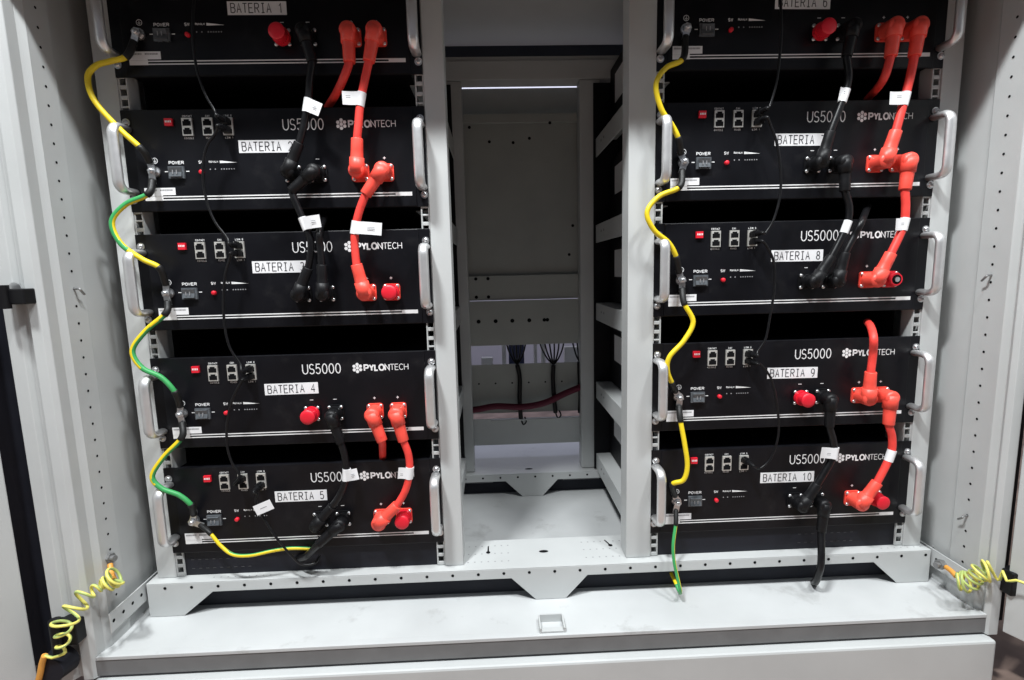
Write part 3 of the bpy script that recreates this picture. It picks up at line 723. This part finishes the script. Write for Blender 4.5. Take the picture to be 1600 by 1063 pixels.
# ------------------------------------------------------------------ green and yellow earth wires
def earth(label, a, b, mids, colour, r=.0042):
    """mids run from where the black sleeve of stud a ends to where that of stud b begins"""
    M_ = [at(*p) for p in mids]; root = thing('earth_wire', label, 'wire', TX[a] if a else M_[0], 'green and yellow earth wires'); loc = root.location
    def do_lug(t, tow, y):
        d = (tow-t); d.y = 0; d.normalize(); c = t+Vector((0, y, 0)); lug = MB()
        lug.obox(c+d*.009, d*.011, Vector((0, .0009, 0)), d.cross(Vector((0, 1, 0)))*.0052)
        lug.build('ring_lug', STEEL, root, loc); return c+d*.014
    pts = list(M_); i0 = 0; i1 = None
    if a: pts = [do_lug(TX[a], M_[0], -.0085)]+pts
    if b: pts = pts+[do_lug(TX[b], M_[-1], -.0070)]
    path = spline(pts, 8)
    if a: i0 = 8; sh = MB(); sh.tube(path[:10], lambda q: r+.0012, 12); sh.build('heat_shrink', SHRINK, root, loc)
    if b: sh = MB(); sh.tube(path[-10:], lambda q: r+.0012, 12); sh.build('heat_shrink', SHRINK, root, loc)
    mid = path[i0:len(path)-8] if b else path[i0:]
    mb = MB(); mb.tube(mid, r, 20)
    N = len(mid)
    for q in range((N-1)*20):                              # colour each strip of the jacket by the way it faces
        k = q//20; f = mb.f[q]; c = sum((Vector(mb.v[v]) for v in f), Vector())/4
        nn = (c-(mid[k]+mid[k+1])/2).normalized(); mb.m[q] = colour(k/(N-1), nn)
    mb.build('insulation', [YELLOW, GREEN], root, loc)
    return root
Yo = lambda t, n: 1 if n.x > .80 and n.y > -.3 else 0
F = -.022
earth('yellow earth wire looping out from BATERIA 1 down to the stud of BATERIA 2', (1, 'g'), (2, 'g'), [(198, 88, -.018), (172, 96, -.022), (150, 103, -.028), (137, 122, -.03), (148, 158, -.03), (185, 200, -.026), (220, 232, F)], lambda t, n: 1 if n.x < -.2 and n.y > .2 else 0)
earth('earth wire, green over its upper bend, between BATERIA 2 and BATERIA 3', (2, 'g'), (3, 'g'), [(232, 303, F), (196, 320, -.026), (175, 347, -.03), (189, 381, -.03), (222, 405, -.026), (249, 419, F)], lambda t, n: (1 if n.x*-.75+n.z*.5-n.y*.35 > (-.15+.5*max(0, t-.45)) else 0) if t < .66 else (1 if n.x < -.45 and n.z < 0 else 0))
earth('earth wire, yellow turning green at its lower end, between BATERIA 3 and BATERIA 4', (3, 'g'), (4, 'g'), [(259, 490, F), (228, 517, -.026), (207, 548, -.03), (222, 575, -.03), (252, 590, -.026), (274, 614, F)], lambda t, n: (1 if n.x > .3 else 0) if t < .6 else (0 if n.x < -.5 and t < .75 else 1))
earth('earth wire with green lower bend between BATERIA 4 and BATERIA 5', (4, 'g'), (5, 'g'), [(284, 684, F), (256, 714, -.026), (238, 744, -.03), (252, 763, -.03), (280, 774, -.026), (299, 790, F)], lambda t, n: (1 if n.x > .25 else 0) if t < .52 else (0 if n.x < -.55 and t < .7 else 1))
earth('yellow earth wire leaving BATERIA 5 towards the foot of the left rack', (5, 'g'), None, [(328, 833, F), (346, 854, -.026), (365, 867, -.03), (392, 868, -.03), (425, 861, -.024), (455, 857, -.014), (492, 858, -.006)], lambda t, n: 1 if n.z > .80 else 0, .0030)
earth('yellow earth wire looping from BATERIA 6 down to BATERIA 7', (6, 'g'), (7, 'g'), [(1067, 92, F), (1041, 106, -.026), (1025, 132, -.03), (1033, 170, -.028), (1050, 196, -.024), (1060, 217, F)], Yo)
earth('yellow earth wire looping out left between BATERIA 7 and BATERIA 8', (7, 'g'), (8, 'g'), [(1062, 292, F), (1030, 307, -.026), (1011, 332, -.03), (1022, 360, -.03), (1045, 380, -.026), (1057, 403, F)], Yo)
earth('yellow earth wire bulging right between BATERIA 8 and BATERIA 9', (8, 'g'), (9, 'g'), [(1069, 474, F), (1083, 503, -.028), (1069, 532, -.03), (1046, 558, -.03), (1043, 580, -.028), (1050, 599, F)], Yo)
earth('yellow earth wire hooked like a J between BATERIA 9 and BATERIA 10', (9, 'g'), (10, 'g'), [(1063, 656, F), (1070, 695, -.03), (1074, 728, -.034), (1068, 750, -.034), (1051, 757, -.026)], Yo)
earth('green earth wire dropping from BATERIA 10 in front of the base beam', (10, 'g'), None, [(1056, 818, F), (1052, 850, -.034), (1053, 875, -.040), (1058, 900, -.045), (1063, 922, -.05), (1062, 926, -.03), (1056, 912, -.012), (1049, 897, .01), (1046, 890, .03)], lambda t, n: 0 if n.x > .55 or t > .72 else 1, .0030)

# ------------------------------------------------------------------ black data cables
def data_cable(label, ends, mids, tagp=None, r=.0021):
    M_ = [at(*p) for p in mids]; loc = M_[0]
    root = thing('data_cable', label, 'cable', loc, 'black data cables'); pts = list(M_)
    for e, which in zip(ends, (0, -1)):
        if not e: continue
        n, prt, sz = e; t = TX[(n, prt)]+Vector((0, 0, .0065*sz)); mb = MB()
        mb.box(t.x-.0052, t.x+.0052, -.020, YF-.0032, t.z-.0045, t.z+.0045)
        mb.box(t.x-.0015, t.x+.0015, -.017, -.006, t.z+.0045, t.z+.0062)
        p = Vector((t.x, -.020, t.z)); nx = M_[which]; q = p+Vector((0, -.014, 0))+(nx-p)*.12
        mb.tube(spline([p+Vector((0, .002, 0)), p+Vector((0, -.007, 0)), q]), lambda k: .0046-.0012*k, 10)
        mb.build('network_plug', BLACKP, root, loc)
        seg = [p+Vector((0, .001, 0)), p+Vector((0, -.008, 0)), q]
        pts = seg+pts if which == 0 else pts+seg[::-1]
    mb = MB(); path = spline(pts, 8); mb.tube(path, r, 10); mb.build('cable_jacket', BLACKC, root, loc)
    if tagp:
        c = at(*tagp); mb = MB(); a = math.radians(22); f = Vector((math.cos(a), 0, math.sin(a))); up = Vector((-math.sin(a), 0, math.cos(a)))
        mb.obox(c+Vector((0, -.003, 0)), f*.0155, Vector((0, .0005, 0)), up*.0088)
        mb.obox(c+Vector((0, -.0036, 0)), f*.006, Vector((0, .0001, 0)), up*.0006, 1)
        mb.build('marker_tag', [LABEL, GREYINK], root, loc)
    return root
Dd = -.03
data_cable('black data cable running looping from BATERIA 1 above into the ports of BATERIA 2', ((1, 'c', -1), (2, 'c', 1)), [(306, -20, Dd), (301, 38, Dd), (303, 80, Dd), (310, 118, Dd), (322, 150, Dd), (335, 172, Dd)])
data_cable('black data cable looping from the ports of BATERIA 2 to those of BATERIA 3', ((2, 'c', -1), (3, 'c', 1)), [(338, 206, Dd), (322, 232, Dd), (317, 270, Dd), (322, 310, Dd), (335, 345, Dd), (355, 372, Dd)])
data_cable('black data cable looping from the ports of BATERIA 3 to those of BATERIA 4', ((3, 'c', -1), (4, 'c', 1)), [(360, 402, Dd), (352, 430, Dd), (349, 475, Dd), (352, 515, Dd), (360, 545, Dd), (375, 568, Dd)])
data_cable('black data cable looping from the ports of BATERIA 4 to those of BATERIA 5', ((4, 'c', -1), (5, 'b', 1)), [(378, 596, Dd), (364, 622, Dd), (355, 660, Dd), (355, 695, Dd), (362, 722, Dd), (374, 742, Dd)])
data_cable('black data cable from BATERIA 5 hanging past a slanted white tag to the beam', ((5, 'c', -1), None), [(402, 772, Dd), (400, 785, Dd), (410, 806, Dd), (430, 838, -.035), (455, 868, -.035), (472, 882, -.03), (492, 880, -.024), (500, 868, -.014)], (413, 792, -.036))
data_cable('black data cable hanging from BATERIA 6 into the ports of BATERIA 7', ((6, 'c', -1), (7, 'c', 1)), [(1217, -20, Dd), (1221, 40, Dd), (1218, 90, Dd), (1213, 130, Dd), (1203, 165, Dd)])
data_cable('black data cable sweeping right from BATERIA 7 down to BATERIA 8', ((7, 'c', -1), (8, 'c', 1)), [(1203, 193, Dd), (1214, 225, Dd), (1220, 270, Dd), (1218, 310, Dd), (1208, 345, Dd), (1196, 364, Dd)])
data_cable('black data cable sweeping right from BATERIA 8 down to BATERIA 9', ((8, 'c', -1), (9, 'c', 1)), [(1198, 385, Dd), (1209, 410, Dd), (1210, 450, Dd), (1203, 495, Dd), (1196, 530, Dd), (1184, 549, Dd)])
data_cable('black data cable sweeping right from BATERIA 9 down to BATERIA 10', ((9, 'c', -1), (10, 'c', 1)), [(1190, 571, Dd), (1206, 595, Dd), (1215, 640, Dd), (1216, 680, Dd), (1205, 715, Dd), (1188, 732, Dd)])

# ------------------------------------------------------------------ curly bonding straps of the doors
def helix(path, r0_, r1_, turns):
    P = spline(path, 20); N = turns*16; out = []
    for i in range(N+1):
        f = i/N*(len(P)-1); k = min(int(f), len(P)-2); c = P[k].lerp(P[k+1], f-k); t = (P[k+1]-P[k]).normalized()
        a = t.cross(Vector((0, 1, 0))).normalized(); b = t.cross(a); an = 2*math.pi*turns*i/N; q = i/N; rr = r0_(q) if callable(r0_) else r0_
        out.append(c+a*rr*math.cos(an)+b*rr*math.sin(an))
    return out
def strap(label, lugp, sleeve, coil, rad, turns, tail, group='coiled bonding wires of the doors'):
    L0 = at(*lugp); root = thing('bonding_wire', label, 'wire', L0, group)
    mb = MB(); ax = Vector((1 if L0.x < .6 else -1, -.2, 0)).normalized(); mb.cyl(L0-ax*.004, L0+ax*.006, .0085, n=6, sm=False); mb.cyl(L0+ax*.006, L0+ax*.012, .005, n=12); mb.build('lug_bolt', DSTEEL, root, L0)
    mb = MB(); mb.tube(spline([at(*p) for p in sleeve]), .0042, 10); mb.build('sleeve', COPPER, root, L0)
    h = helix([at(*p) for p in coil], rad, rad, turns); mb = MB(); tl = [at(*p) for p in tail]
    path = [at(*sleeve[-1])]+h+tl
    mb.tube(spline(path, 2), .0022, 8, fmat=lambda t, a: 1 if a < .35 else 0); mb.build('insulation', [PALEY, PALEG], root, L0)
    return root
rad1 = lambda q: .011+.0045*math.sin(q*11+.6)+.002*math.sin(q*37)
s1 = strap('tangled yellow green coil hanging from a bolt at the lower left of the cabinet', (170, 872, -.066), [(172, 882, -.072), (174, 896, -.082), (178, 906, -.092)], [(184, 900, -.10), (177, 905, -.102), (170, 909, -.105), (163, 913, -.108), (155, 916, -.112), (140, 926, -.122), (122, 944, -.135), (104, 966, -.147), (98, 985, -.15), (97, 1003, -.15), (94, 1020, -.15)], rad1, 10, [(82, 1028, -.15), (70, 1024, -.15)])
mb = MB(); mb.tube(spline([at(70, 1024, -.15), at(66, 1036, -.15), at(63, 1052, -.15), at(60, 1064, -.15)]), .0042, 10); mb.build('sleeve', COPPER, s1, s1.location)
strap('springy yellow coil bolted to the side rail at the lower right of the cabinet', (1470, 882, -.056), [(1478, 886, -.066), (1487, 893, -.078), (1494, 901, -.088)], [(1498, 907, -.098), (1511, 909, -.106), (1524, 902, -.114), (1535, 893, -.12), (1548, 893, -.126)], lambda q: .0135+.0025*math.sin(q*9), 7, [(1556, 903, -.12), (1562, 906, -.125), (1567, 893, -.13), (1573, 908, -.14), (1588, 907, -.15), (1604, 913, -.16)])
mb = MB(); c = at(88, 1040, -.135); mb.cyl(c+Vector((0, .015, 0)), c+Vector((0, -.012, 0)), .024, .02, n=20); tag(mb.build('cable_grommet', RUBBER, None, c), 'black rubber grommet at the lower left corner under the coiled wire', 'grommet')
